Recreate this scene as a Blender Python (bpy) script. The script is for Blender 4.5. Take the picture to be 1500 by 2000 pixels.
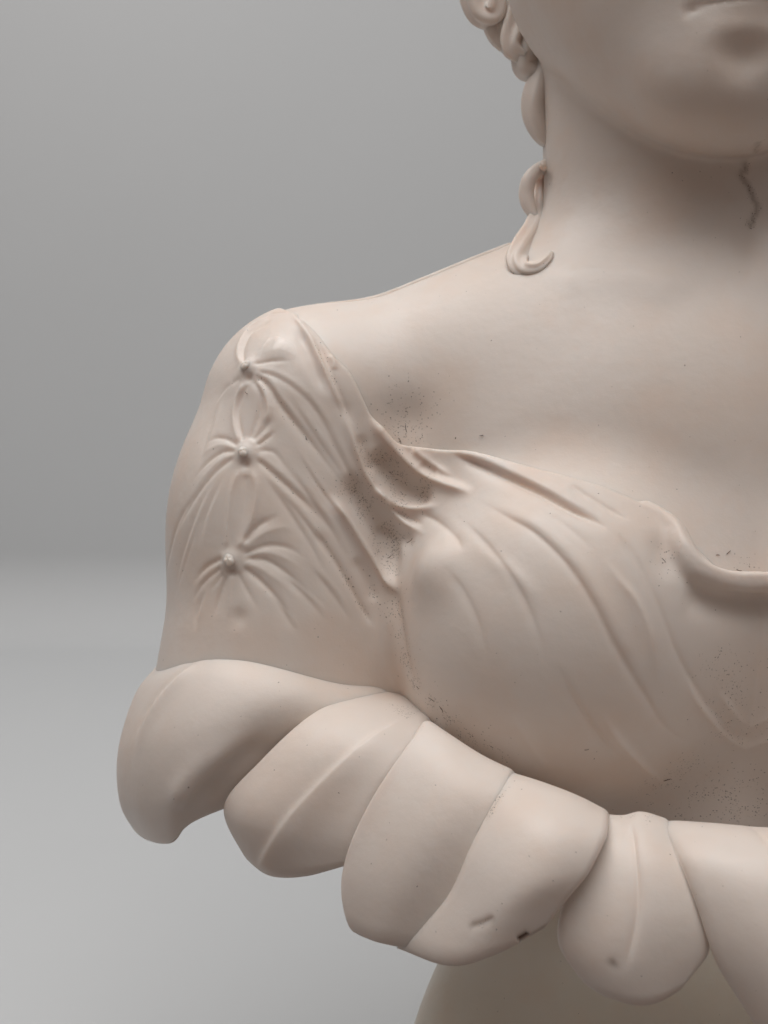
import bpy, math, random
import numpy as np

for o in list(bpy.data.objects):
    bpy.data.objects.remove(o, do_unlink=True)
scene = bpy.context.scene
C = scene.collection

# ------------------------------------------------------------------ scale and camera
# Work unit: 1 u = 0.15 mm (about one photo pixel at the focus plane).
S = 0.00015
D = 2144.0                       # camera to focus plane, in u
PITCH = math.radians(8.0)
FWD = np.array([0.0, math.cos(PITCH), -math.sin(PITCH)])
UP = np.array([0.0, math.sin(PITCH), math.cos(PITCH)])
RIGHT = np.array([1.0, 0.0, 0.0])
CAM = -FWD * D
TABLE_Z = -1750.0                # u
WALL_Y = 6000.0

cam_data = bpy.data.cameras.new('camera')
cam = bpy.data.objects.new('camera', cam_data)
C.objects.link(cam)
cam.location = CAM * S
cam.rotation_euler = (math.pi / 2 - PITCH, 0, 0)
cam_data.sensor_fit = 'VERTICAL'
cam_data.sensor_height = 36.0
cam_data.sensor_width = 27.0
cam_data.lens = 18.0 * D / 1000.0
cam_data.clip_start = 0.01
cam_data.clip_end = 50.0
cam_data.dof.use_dof = True
cam_data.dof.focus_distance = (D + 20) * S
cam_data.dof.aperture_fstop = 16.0
scene.camera = cam

# ------------------------------------------------------------------ light
world = bpy.data.worlds.new('World')
scene.world = world
world.use_nodes = True
wn = world.node_tree.nodes
wn['Background'].inputs['Color'].default_value = (1.0, 0.85, 0.775, 1)
wn['Background'].inputs['Strength'].default_value = 0.165


def area_light(name, loc, target, size, size_y, power, color):
    l = bpy.data.lights.new(name, 'AREA')
    l.shape = 'RECTANGLE'
    l.size, l.size_y = size, size_y
    l.energy = power
    l.color = color
    o = bpy.data.objects.new(name, l)
    C.objects.link(o)
    o.location = loc
    d = np.array(target, float) - np.array(loc, float)
    import mathutils
    o.rotation_euler = mathutils.Vector(d).to_track_quat('-Z', 'Y').to_euler()
    return o


area_light('ceiling_softbox', (-0.16, -0.15, 1.2), (-0.05, 0.05, 0.0), 1.5, 0.75, 13.0, (1.0, 0.985, 0.97))
area_light('lit_ceiling', (-0.1, -0.35, 1.35), (-0.1, -0.35, 0.0), 2.6, 2.2, 9.0, (1.0, 0.955, 0.915))
area_light('room_ceiling_lamp', (-0.2, 0.55, 1.6), (-0.1, 0.8, -0.2), 1.4, 0.6, 4.5, (0.96, 0.985, 1.0))

vs = scene.view_settings
vs.view_transform = 'Standard'
vs.look = 'None'
vs.exposure = -0.04
vs.gamma = 1.0
vs.use_curve_mapping = False
scene.cycles.use_denoising = True
scene.cycles.max_bounces = 6
scene.cycles.use_adaptive_sampling = True
scene.cycles.adaptive_threshold = 0.02


# ------------------------------------------------------------------ geometry helpers
def at(px, py, d=0.0):
    """Point seen at picture position (px, py), d units behind the focus plane."""
    v = FWD + RIGHT * (px - 750.0) / D + UP * (1000.0 - py) / D
    return CAM + v * (D + d)


def proj(P):
    q = P - CAM
    w = q @ FWD
    return 750.0 + D * (q @ RIGHT) / w, 1000.0 - D * (q @ UP) / w, w - D


def smin(a, b, k):
    h = np.clip(0.5 + 0.5 * (b - a) / k, 0, 1)
    return b + (a - b) * h - k * h * (1 - h)


def smax(a, b, k):
    return -smin(-a, -b, k)


def sstep(a, b, x):
    t = np.clip((x - a) / (b - a), 0, 1)
    return t * t * (3 - 2 * t)


def rotx(a):
    c, s = math.cos(a), math.sin(a)
    return np.array([[1, 0, 0], [0, c, -s], [0, s, c]])


def rotz(a):
    c, s = math.cos(a), math.sin(a)
    return np.array([[c, -s, 0], [s, c, 0], [0, 0, 1]])


def roty(a):
    c, s = math.cos(a), math.sin(a)
    return np.array([[c, 0, s], [0, 1, 0], [-s, 0, c]])


def ell(P, c, r, R=None):
    q = P - np.asarray(c)
    if R is not None:
        q = q @ R                      # into the local frame
    r = np.asarray(r, float)
    k0 = np.sqrt(((q / r) ** 2).sum(1)) + 1e-9
    k1 = np.sqrt(((q / (r * r)) ** 2).sum(1)) + 1e-9
    return k0 * (k0 - 1) / k1


def cone(P, a, b, ra, rb):
    a = np.asarray(a); b = np.asarray(b)
    ab = b - a
    t = np.clip(((P - a) @ ab) / (ab @ ab), 0, 1)
    return np.linalg.norm(P - a - t[:, None] * ab, axis=1) - (ra + (rb - ra) * t)


def catmull(pts, n):
    """Resample control points (k, m) with a Catmull-Rom curve to n points."""
    p = np.asarray(pts, float)
    if len(p) == 2:
        t = np.linspace(0, 1, n)[:, None]
        return p[0] * (1 - t) + p[1] * t
    q = np.vstack([2 * p[0] - p[1], p, 2 * p[-1] - p[-2]])
    u = np.linspace(0, len(p) - 1 - 1e-9, n)
    i = u.astype(int)
    t = (u - i)[:, None]
    p0, p1, p2, p3 = q[i], q[i + 1], q[i + 2], q[i + 3]
    return 0.5 * (2 * p1 + (p2 - p0) * t + (2 * p0 - 5 * p1 + 4 * p2 - p3) * t ** 2
                  + (3 * p1 - p0 - 3 * p2 + p3) * t ** 3)


def bspline(pts, n):
    """Uniform cubic B-spline through the end points, approximating in between."""
    p = np.asarray(pts, float)
    q = np.vstack([2 * p[0] - p[1], p, 2 * p[-1] - p[-2]])
    u = np.linspace(0, len(p) - 1 - 1e-9, n)
    i = u.astype(int)
    t = (u - i)[:, None]
    return ((1 - t) ** 3 * q[i] + (3 * t ** 3 - 6 * t ** 2 + 4) * q[i + 1]
            + (-3 * t ** 3 + 3 * t ** 2 + 3 * t + 1) * q[i + 2] + t ** 3 * q[i + 3]) / 6


# ------------------------------------------------------------------ the sculpted volume (signed distance)
X0 = 722.0                              # plane of symmetry of the torso


def mirror_left(P):
    Q = P.copy()
    Q[:, 0] = X0 - np.abs(P[:, 0] - X0)
    return Q


def head_frame(P):
    """Head local frame: x right, y back, z up."""
    c = at(1400, 60, 150)
    R = rotz(math.radians(-5)) @ roty(math.radians(6)) @ rotx(math.radians(-4))
    return (P - c) @ R


CUT_Z = -760.0                          # the hollow underside of the torso


def torso_sdf(P):
    Q = mirror_left(P)
    d = ell(Q, at(1400, 985, 470), (900, 455, 640))                                  # rib cage
    d = smin(d, cone(Q, at(1395, 548, 455), at(640, 795, 430), 215, 200), 150)        # shoulder slope
    arm = smax(cone(Q, at(604, 815, 395), at(527, 1480, 345), 236, 276), -560.0 - P[:, 2], 20)
    d = smin(d, arm, 110)         # upper arm in its sleeve
    d = smin(d, ell(Q, at(502, 1030, 375), (192, 220, 290)), 60)                      # fullness of the sleeve
    br = ell(Q, at(1125, 1225, 215), (385, 340, 372), roty(math.radians(-12)))
    d = smin(d, br, 90)
    d = smin(d, ell(Q, at(1400, 1520, 500), (690, 400, 560)), 110)                    # waist
    d = smin(d, ell(Q, at(1495, 1200, 190), (330, 190, 300)), 110)                    # cloth bridging the breasts
    d = smin(d, cone(Q, at(790, 1120, 455), at(800, 1470, 450), 175, 195), 85)        # armpit
    return smax(d, CUT_Z - P[:, 2], 20)


def body_sdf(P):
    d = torso_sdf(P)
    q = P.copy()
    q[:, 1] = (P[:, 1] - 560.0) * 1.28 + 560.0
    neck = cone(q, at(1398, 700, 470), at(1395, 0, 470), 402, 412) / 1.12
    d = smin(d, neck, 120)
    m = P[:, 2] > 500
    if m.any():
        H = head_frame(P[m])
        jaw = smin(ell(H, (15, 20, 44), (330, 250, 285)), ell(H, (0, 160, 170), (448, 340, 300)), 90)
        face = ell(H, (0, 120, 420), (455, 420, 560))
        skull = ell(H, (0, 330, 640), (470, 520, 480))
        h = smin(smin(jaw, face, 120), skull, 120)
        h = smin(h, ell(H, (26, -112, -158), (150, 92, 92)), 140)          # chin
        h = smin(h, ell(H, (36, -196, -74), (88, 44, 30), roty(math.radians(-4))), 34)
        h = smin(h, ell(H, (36, -204, -14), (98, 44, 30)), 34)
        h = smin(h, cone(H, (30, -250, 80), (20, -235, 360), 58, 40), 40)
        d[m] = smin(d[m], h, 22)
    return d


NECKLINE = [(300, 520), (560, 606), (577, 617), (617, 650), (650, 693), (683, 727), (700, 760), (720, 803), (743, 843),
            (773, 865), (800, 871), (850, 877), (900, 882), (1000, 904), (1080, 923), (1170, 948), (1230, 972), (1275, 995),
            (1311, 1017), (1349, 1058), (1385, 1095), (1420, 1128), (1500, 1140), (1700, 1145)]
NECK_CURVE = catmull(NECKLINE, 160)


NX, NY, NS = np.arange(0, 1721, 4.0), np.arange(300, 1721, 4.0), 4.0


def _neck_grid():
    gx, gy = np.meshgrid(NX, NY, indexing='ij')
    X = np.stack([gx.ravel(), gy.ravel()], 1)
    out = np.full(len(X), 1e9)
    c = NECK_CURVE[::2]
    for a, b in zip(c[:-1], c[1:]):
        ab = b - a
        t = np.clip(((X - a) @ ab) / (ab @ ab), 0, 1)
        out = np.minimum(out, np.linalg.norm(X - a - t[:, None] * ab, axis=1))
    yc = np.interp(X[:, 0], NECK_CURVE[:, 0], NECK_CURVE[:, 1])
    return (out * np.where(X[:, 1] > yc, 1.0, -1.0)).reshape(gx.shape)


NECK_GRID = _neck_grid()


def neckline_side(Q):
    """Signed distance (u, positive on the cloth side) to the neckline; Q on the left half."""
    px, py, dep = proj(Q)
    fx = np.clip((px - NX[0]) / NS, 0, len(NX) - 1.001); fy = np.clip((py - NY[0]) / NS, 0, len(NY) - 1.001)
    i, j = fx.astype(int), fy.astype(int)
    u, w = fx - i, fy - j
    g = NECK_GRID
    s = g[i, j] * (1 - u) * (1 - w) + g[i + 1, j] * u * (1 - w) + g[i, j + 1] * (1 - u) * w + g[i + 1, j + 1] * u * w
    # behind the shoulder ridge the dress rises to the back neckline
    return np.maximum(s, np.minimum(dep - 425.0, 1000.0 - px))


def raycast(sdf, pts, dmin=-520.0, offset=0.0):
    """March from the camera through picture points onto the surface sdf = 0."""
    pts = np.asarray(pts, float)
    v = FWD + RIGHT * ((pts[:, 0:1] - 750.0) / D) + UP * ((1000.0 - pts[:, 1:2]) / D)
    vn = v / np.linalg.norm(v, axis=1)[:, None]
    t = np.full(len(pts), D + dmin)
    best = np.full(len(pts), 1e9); bt = t.copy()
    for _ in range(45):
        d = sdf(CAM + vn * t[:, None])
        m = np.abs(d) < best
        best[m] = np.abs(d)[m]; bt[m] = t[m]
        t = t + np.clip(d * 0.9, -60, 200)
    return CAM + vn * bt[:, None]


CLOTH = 9.0                              # thickness of the carved cloth


def dress_base(P):
    return torso_sdf(P) - CLOTH


# rolled hem that stands away from the chest
LIP_PX = [(1262, 985), (1290, 1002), (1313, 1024), (1328, 1062), (1360, 1100), (1412, 1119), (1490, 1121)]
lip_in = raycast(torso_sdf, LIP_PX)
lip_off = np.array([2, 10, 26, 38, 42, 44, 44.0])
LIP = catmull(lip_in - FWD * lip_off[:, None], 26)


LIP_LO, LIP_HI = LIP.min(0) - 110, LIP.max(0) + 110


def dress_sdf(P):
    """Left half only (x <= X0); the other half is its mirror image."""
    d = dress_base(P)
    Q = mirror_left(P)
    near = np.abs(d) < 90
    if near.any():
        d[near] = smax(d[near], -neckline_side(Q[near]), 2.0)
    near = ((Q > LIP_LO) & (Q < LIP_HI)).all(1)
    if near.any():
        q = Q[near]
        t = np.full(len(q), 1e9)
        for i in range(len(LIP) - 1):
            k = min(1.0, i / 10.0)
            r0 = 3 + 15 * k
            t = np.minimum(t, cone(q, LIP[i], LIP[i + 1], 3 + 2 * k, 3 + 2 * k))
            t = smin(t, cone(q, LIP[i] + np.array([0, 8 + 4 * k, -17.0 * k]), LIP[i + 1] + np.array([0, 8 + 4 * k, -17.0 * k]), r0, r0), 14)
        d[near] = smin(d[near], t, 16)
    return d


# ------------------------------------------------------------------ polygonise (sparse surface nets)
def surface_nets(sdf, lo, hi, h, factor=4):
    lo = np.asarray(lo, float); hi = np.asarray(hi, float)
    H = h * factor
    n = np.ceil((hi - lo) / H).astype(int)
    gx, gy, gz = [lo[i] + H * np.arange(n[i] + 1) for i in range(3)]
    G = np.stack(np.meshgrid(gx, gy, gz, indexing='ij'), -1).reshape(-1, 3)
    V = np.concatenate([sdf(g) for g in np.array_split(G, max(1, len(G) // 400000))]).reshape(n + 1)
    mn = np.full(n, 1e9); mx = np.full(n, -1e9)
    for i in (0, 1):
        for j in (0, 1):
            for k in (0, 1):
                s = V[i:n[0] + i, j:n[1] + j, k:n[2] + k]
                mn = np.minimum(mn, s); mx = np.maximum(mx, s)
    act = np.argwhere((mn < 0.55 * H) & (mx > -0.55 * H))
    N = (n * factor + 3).astype(np.int64)
    f = factor
    off = np.stack(np.meshgrid(*[np.arange(f)] * 3, indexing='ij'), -1).reshape(-1, 3)
    cells = (act[:, None, :] * f + off[None]).reshape(-1, 3)

    def key(c):
        return (c[:, 0].astype(np.int64) * N[1] + c[:, 1]) * N[2] + c[:, 2]
    cor = np.array([(i, j, k) for i in (0, 1) for j in (0, 1) for k in (0, 1)])
    keys = np.unique(np.concatenate([key(cells + c) for c in cor]))
    ijk = np.stack([keys // (N[1] * N[2]), (keys // N[2]) % N[1], keys % N[2]], 1)
    pos = lo + ijk * h
    val = np.concatenate([sdf(p) for p in np.array_split(pos, max(1, len(pos) // 400000))])
    idx = np.stack([np.searchsorted(keys, key(cells + c)) for c in cor], 1)
    cv = val[idx]
    cross = (cv.min(1) < 0) & (cv.max(1) >= 0)
    cells, idx, cv = cells[cross], idx[cross], cv[cross]
    acc = np.zeros((len(cells), 3)); cnt = np.zeros(len(cells))
    edges = [(a, b) for a in range(8) for b in range(a + 1, 8) if np.abs(cor[a] - cor[b]).sum() == 1]
    for a, b in edges:
        m = (cv[:, a] < 0) != (cv[:, b] < 0)
        t = cv[m, a] / (cv[m, a] - cv[m, b])
        acc[m] += cor[a] + (cor[b] - cor[a]) * t[:, None]
        cnt[m] += 1
    verts = lo + (cells + acc / cnt[:, None]) * h
    ck = key(cells)
    order = np.argsort(ck)
    cks = ck[order]

    def find(c):
        k = key(c)
        p = np.clip(np.searchsorted(cks, k), 0, len(cks) - 1)
        ok = cks[p] == k
        return np.where(ok, order[p], -1)
    quads = []
    for ax, (b1, b2) in enumerate(((1, 2), (2, 0), (0, 1))):
        e = np.zeros(3, int); e[ax] = 1
        j = [q for q in range(8) if (cor[q] == e).all()][0]
        s0 = cv[:, 0] < 0; s1 = cv[:, j] < 0
        m = s0 != s1
        d1 = np.zeros(3, int); d1[b1] = 1
        d2 = np.zeros(3, int); d2[b2] = 1
        c = cells[m]
        q = np.stack([find(c), find(c - d1), find(c - d1 - d2), find(c - d2)], 1)
        flip = ~s0[m]
        q[flip] = q[flip][:, ::-1]
        quads.append(q[(q >= 0).all(1)])
    return verts, np.concatenate(quads)


def vnormals(v, f):
    n = np.cross(v[f[:, 2]] - v[f[:, 0]], v[f[:, 3]] - v[f[:, 1]])
    out = np.zeros_like(v)
    for k in range(4):
        for a in range(3):
            out[:, a] += np.bincount(f[:, k], n[:, a], len(v))
    return out / (np.linalg.norm(out, axis=1)[:, None] + 1e-9)


def smooth(v, f, it=2, lam=0.5):
    E = np.concatenate([f[:, [0, 1]], f[:, [1, 2]], f[:, [2, 3]], f[:, [3, 0]]])
    E = np.concatenate([E, E[:, ::-1]])
    deg = np.bincount(E[:, 0], minlength=len(v))[:, None]
    for _ in range(it):
        a = np.stack([np.bincount(E[:, 0], v[E[:, 1], k], len(v)) for k in range(3)], 1)
        v = v + lam * (a / np.maximum(deg, 1) - v)
    return v


class Relief:
    """Carved relief on a surface: folds and grooves follow 3-D curves lying on it."""

    def __init__(self, v, n):
        self.v, self.n = v, n
        self.h = np.zeros(len(v))
        self.dust = np.zeros(len(v))
        self.dark = np.zeros(len(v))

    def _near(self, curve, reach):
        lo, hi = curve.min(0) - reach, curve.max(0) + reach
        return np.where(((self.v > lo) & (self.v < hi)).all(1))[0]

    def stroke(self, curve, amp, wl, wr=None, taper=(0.25, 0.25), dust=0.0, dark=0.0, dw=None):
        wr = wl if wr is None else wr
        reach = 3.0 * max(wl, wr, dw or 0)
        ids = self._near(curve, reach)
        if not len(ids):
            return
        P, Nn = self.v[ids], self.n[ids]
        best = np.full(len(ids), 1e9); sd = np.zeros(len(ids)); tt = np.zeros(len(ids))
        L = len(curve) - 1
        for i in range(L):
            a, b = curve[i], curve[i + 1]
            ab = b - a
            t = np.clip(((P - a) @ ab) / (ab @ ab + 1e-9), 0, 1)
            o = P - a - t[:, None] * ab
            dd = np.linalg.norm(o, axis=1)
            m = dd < best
            best[m] = dd[m]
            s = np.einsum('ij,ij->i', np.cross(Nn[m], ab), o[m])
            sd[m] = np.where(s >= 0, dd[m], -dd[m])
            tt[m] = (i + t[m]) / L
        e = np.ones(len(ids))
        if taper[0] > 0:
            e *= sstep(0, taper[0], tt + 1e-3)
        if taper[1] > 0:
            e *= sstep(0, taper[1], 1 - tt + 1e-3)
        w = np.where(sd >= 0, wl, wr)
        g = np.where(w > 11, np.exp(-(sd / w) ** 2), np.exp(-(np.abs(sd) / w) ** 1.15))
        self.h[ids] += amp * e * g * (0.8 if max(wl, wr) <= 10 else 1.0)
        if dust or dark:
            gd = np.exp(-(sd / (dw or max(wl, wr))) ** 2)
            self.dust[ids] = np.maximum(self.dust[ids], dust * gd * np.sqrt(e))
            self.dark[ids] = np.maximum(self.dark[ids], dark * gd * np.sqrt(e))

    def blob(self, c, r, amp, dust=0.0, dark=0.0):
        d = np.linalg.norm(self.v - c, axis=1)
        g = np.exp(-(d / r) ** 2)
        self.h += amp * g
        self.dust = np.maximum(self.dust, dust * g)
        self.dark = np.maximum(self.dark, dark * g)

    def result(self):
        return self.v + self.n * self.h[:, None]


def link_mesh(name, v, f, mat, parent=None, attrs=None):
    me = bpy.data.meshes.new(name)
    f = np.asarray(f)
    k = f.shape[1]
    me.vertices.add(len(v))
    me.vertices.foreach_set('co', (np.asarray(v, np.float32) * S).ravel())
    me.loops.add(f.size)
    me.loops.foreach_set('vertex_index', f.astype(np.int32).ravel())
    me.polygons.add(len(f))
    me.polygons.foreach_set('loop_start', np.arange(0, f.size, k, dtype=np.int32))
    me.polygons.foreach_set('loop_total', np.full(len(f), k, dtype=np.int32))
    me.polygons.foreach_set('use_smooth', np.ones(len(f), dtype=bool))
    me.update(calc_edges=True)
    for an, av in (attrs or {}).items():
        a = me.attributes.new(an, 'FLOAT', 'POINT')
        a.data.foreach_set('value', np.asarray(av, np.float32))
    me.materials.append(mat)
    o = bpy.data.objects.new(name, me)
    C.objects.link(o)
    if parent is not None:
        o.parent = parent
        o.matrix_parent_inverse = parent.matrix_world.inverted()
    return o


# ------------------------------------------------------------------ materials
def nodes_of(name):
    m = bpy.data.materials.new(name)
    m.use_nodes = True
    nt = m.node_tree
    return m, nt, nt.nodes['Principled BSDF']


def new(nt, kind, **kw):
    n = nt.nodes.new(kind)
    for k, v in kw.items():
        setattr(n, k, v)
    return n


def marble(name, base, warm):
    m, nt, b = nodes_of(name)
    L = nt.links.new
    tc = new(nt, 'ShaderNodeTexCoord')
    n1 = new(nt, 'ShaderNodeTexNoise'); n1.inputs['Scale'].default_value = 22; n1.inputs['Detail'].default_value = 4
    L(tc.outputs['Object'], n1.inputs['Vector'])
    r1 = new(nt, 'ShaderNodeValToRGB')
    r1.color_ramp.elements[0].position = 0.38; r1.color_ramp.elements[0].color = (*base, 1)
    r1.color_ramp.elements[1].position = 0.68; r1.color_ramp.elements[1].color = (*warm, 1)
    L(n1.outputs['Fac'], r1.inputs['Fac'])
    n2 = new(nt, 'ShaderNodeTexNoise'); n2.inputs['Scale'].default_value = 41; n2.inputs['Detail'].default_value = 5
    L(tc.outputs['Object'], n2.inputs['Vector'])
    r2 = new(nt, 'ShaderNodeMapRange'); L(n2.outputs['Fac'], r2.inputs['Value'])
    r2.inputs['From Min'].default_value = 0.48; r2.inputs['From Max'].default_value = 0.72; r2.inputs['To Max'].default_value = 0.8
    mx0 = new(nt, 'ShaderNodeMix', data_type='RGBA'); L(r2.outputs['Result'], mx0.inputs['Factor'])
    L(r1.outputs['Color'], mx0.inputs['A']); mx0.inputs['B'].default_value = (base[0] * 0.97, base[1] * 0.90, base[2] * 0.85, 1)
    # dust film and specks, denser where the dust attribute says so
    at_ = new(nt, 'ShaderNodeAttribute', attribute_name='dust')
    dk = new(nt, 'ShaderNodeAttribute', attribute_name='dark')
    vo = new(nt, 'ShaderNodeTexVoronoi'); vo.inputs['Scale'].default_value = 2100; vo.inputs['Randomness'].default_value = 1
    nz = new(nt, 'ShaderNodeTexNoise'); nz.inputs['Scale'].default_value = 1800; nz.inputs['Detail'].default_value = 2
    mixv = new(nt, 'ShaderNodeVectorMath', operation='MULTIPLY_ADD')
    L(nz.outputs['Color'], mixv.inputs[0]); mixv.inputs[1].default_value = (0.0006,) * 3
    L(tc.outputs['Object'], mixv.inputs[2])
    L(tc.outputs['Object'], nz.inputs['Vector'])
    L(mixv.outputs['Vector'], vo.inputs['Vector'])
    sep = new(nt, 'ShaderNodeSeparateColor')
    L(vo.outputs['Color'], sep.inputs['Color'])
    # a cell carries a speck when its random value is below the local density
    dens = new(nt, 'ShaderNodeMath', operation='MULTIPLY_ADD'); dens.inputs[1].default_value = 1.0; dens.inputs[2].default_value = 0.0016
    n5 = new(nt, 'ShaderNodeTexNoise'); n5.inputs['Scale'].default_value = 190; n5.inputs['Detail'].default_value = 3
    L(tc.outputs['Object'], n5.inputs['Vector'])
    r5 = new(nt, 'ShaderNodeMapRange'); L(n5.outputs['Fac'], r5.inputs['Value'])
    r5.inputs['From Min'].default_value = 0.38; r5.inputs['From Max'].default_value = 0.66; r5.inputs['To Max'].default_value = 1.3
    clus = new(nt, 'ShaderNodeMath', operation='MULTIPLY'); L(at_.outputs['Fac'], clus.inputs[0]); L(r5.outputs['Result'], clus.inputs[1])
    L(clus.outputs[0], dens.inputs[0])
    has = new(nt, 'ShaderNodeMath', operation='LESS_THAN'); L(sep.outputs['Red'], has.inputs[0]); L(dens.outputs[0], has.inputs[1])
    rad = new(nt, 'ShaderNodeMath', operation='MULTIPLY_ADD'); rad.inputs[1].default_value = 0.42; rad.inputs[2].default_value = 0.14
    L(sep.outputs['Green'], rad.inputs[0])
    dot = new(nt, 'ShaderNodeMath', operation='LESS_THAN'); L(vo.outputs['Distance'], dot.inputs[0]); L(rad.outputs[0], dot.inputs[1])
    spk = new(nt, 'ShaderNodeMath', operation='MULTIPLY'); L(has.outputs[0], spk.inputs[0]); L(dot.outputs[0], spk.inputs[1])
    st = new(nt, 'ShaderNodeMath', operation='MULTIPLY_ADD'); L(sep.outputs['Blue'], st.inputs[0]); st.inputs[1].default_value = 0.5; st.inputs[2].default_value = 0.25
    sp2 = new(nt, 'ShaderNodeMath', operation='MULTIPLY'); L(spk.outputs[0], sp2.inputs[0]); L(st.outputs[0], sp2.inputs[1])
    film = new(nt, 'ShaderNodeMath', operation='MULTIPLY'); L(at_.outputs['Fac'], film.inputs[0]); film.inputs[1].default_value = 0.09
    mx1 = new(nt, 'ShaderNodeMix', data_type='RGBA'); L(film.outputs[0], mx1.inputs['Factor'])
    L(mx0.outputs['Result'], mx1.inputs['A']); mx1.inputs['B'].default_value = (0.36, 0.28, 0.21, 1)
    mx2 = new(nt, 'ShaderNodeMix', data_type='RGBA'); L(sp2.outputs[0], mx2.inputs['Factor'])
    L(mx1.outputs['Result'], mx2.inputs['A']); mx2.inputs['B'].default_value = (0.06, 0.045, 0.035, 1)
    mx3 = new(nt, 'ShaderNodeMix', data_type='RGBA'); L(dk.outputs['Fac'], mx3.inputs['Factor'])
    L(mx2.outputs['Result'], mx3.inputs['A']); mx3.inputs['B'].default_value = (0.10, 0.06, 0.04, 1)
    L(mx3.outputs['Result'], b.inputs['Base Color'])
    rr = new(nt, 'ShaderNodeMapRange'); L(n1.outputs['Fac'], rr.inputs['Value'])
    rr.inputs['From Min'].default_value = 0.3; rr.inputs['From Max'].default_value = 0.7
    rr.inputs['To Min'].default_value = 0.37; rr.inputs['To Max'].default_value = 0.48
    ra = new(nt, 'ShaderNodeMath', operation='MULTIPLY_ADD'); L(at_.outputs['Fac'], ra.inputs[0]); ra.inputs[1].default_value = 0.45
    L(rr.outputs['Result'], ra.inputs[2])
    gl = new(nt, 'ShaderNodeAttribute', attribute_name='gloss')
    rg = new(nt, 'ShaderNodeMath', operation='MULTIPLY_ADD', use_clamp=True)
    L(gl.outputs['Fac'], rg.inputs[0]); rg.inputs[1].default_value = -0.27; L(ra.outputs[0], rg.inputs[2])
    L(rg.outputs[0], b.inputs['Roughness'])
    m.node_tree.nodes['Principled BSDF'].subsurface_method = 'BURLEY'
    b.inputs['Subsurface Weight'].default_value = 0.55
    b.inputs['Subsurface Radius'].default_value = (1.0, 0.55, 0.36)
    b.inputs['Subsurface Scale'].default_value = 0.0035
    b.inputs['IOR'].default_value = 1.5
    b.inputs['Specular IOR Level'].default_value = 0.36
    # very fine surface relief
    n3 = new(nt, 'ShaderNodeTexNoise'); n3.inputs['Scale'].default_value = 260; n3.inputs['Detail'].default_value = 3
    L(tc.outputs['Object'], n3.inputs['Vector'])
    n4 = new(nt, 'ShaderNodeTexNoise'); n4.inputs['Scale'].default_value = 2600; n4.inputs['Detail'].default_value = 2
    L(tc.outputs['Object'], n4.inputs['Vector'])
    bp = new(nt, 'ShaderNodeBump'); bp.inputs['Distance'].default_value = 0.00022; bp.inputs['Strength'].default_value = 0.55
    L(n3.outputs['Fac'], bp.inputs['Height'])
    bp2 = new(nt, 'ShaderNodeBump'); bp2.inputs['Distance'].default_value = 0.00004; bp2.inputs['Strength'].default_value = 0.5
    L(n4.outputs['Fac'], bp2.inputs['Height']); L(bp.outputs['Normal'], bp2.inputs['Normal'])
    L(bp2.outputs['Normal'], b.inputs['Normal'])
    return m


M_STONE = marble('unglazed_porcelain', (0.70, 0.628, 0.576), (0.68, 0.60, 0.54))
M_BASE = marble('unglazed_porcelain_base', (0.74, 0.68, 0.59), (0.70, 0.635, 0.53))

M_BACK, nt, b = nodes_of('grey_paper')
nz = new(nt, 'ShaderNodeTexNoise'); nz.inputs['Scale'].default_value = 2.0; nz.inputs['Detail'].default_value = 3
tc = new(nt, 'ShaderNodeTexCoord'); nt.links.new(tc.outputs['Object'], nz.inputs['Vector'])
cr = new(nt, 'ShaderNodeValToRGB')
cr.color_ramp.elements[0].color = (0.51, 0.525, 0.535, 1); cr.color_ramp.elements[1].color = (0.55, 0.565, 0.575, 1)
nt.links.new(nz.outputs['Fac'], cr.inputs['Fac']); nt.links.new(cr.outputs['Color'], b.inputs['Base Color'])
b.inputs['Roughness'].default_value = 0.9
b.inputs['Specular IOR Level'].default_value = 0.08

# ------------------------------------------------------------------ backdrop: paper sweep, table rising into a wall
prof = [(-250.0, TABLE_Z)]
RAD = 600.0
prof.append((WALL_Y - RAD, TABLE_Z))
for k in range(1, 19):
    a = math.pi / 2 * k / 18
    prof.append((WALL_Y - RAD + RAD * math.sin(a), TABLE_Z + RAD * (1 - math.cos(a))))
prof.append((WALL_Y, TABLE_Z + 9500))
v, f = [], []
for x in (-9000.0, 9000.0):
    for (y, z) in prof:
        v.append((x, y, z))
m_ = len(prof)
for i in range(m_ - 1):
    f.append((i, m_ + i, m_ + i + 1, i + 1))
bd = link_mesh('backdrop', np.array(v), np.array(f), M_BACK)
bd['kind'] = 'structure'

# ------------------------------------------------------------------ the bust
bust = bpy.data.objects.new('porcelain_bust', None)
C.objects.link(bust)
bust.location = np.array([X0, 430.0, TABLE_Z]) * S
bust['label'] = 'matte cream porcelain bust of a woman in a gathered dress rising from drooping petals'
bust['category'] = 'bust'
bpy.context.view_layer.update()

# ---- skin: head, neck, chest, one continuous mesh
vb, fb = surface_nets(body_sdf, (-640, -420, -640), (2090, 1250, 1900), 8.0, 4)
vb = smooth(vb, fb, 1)
nb = vnormals(vb, fb)
R_ = Relief(vb, nb)


def cast_body(pts, n=None):
    c = catmull(pts, n or max(8, 5 * len(pts)))
    return raycast(body_sdf, c)


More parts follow.
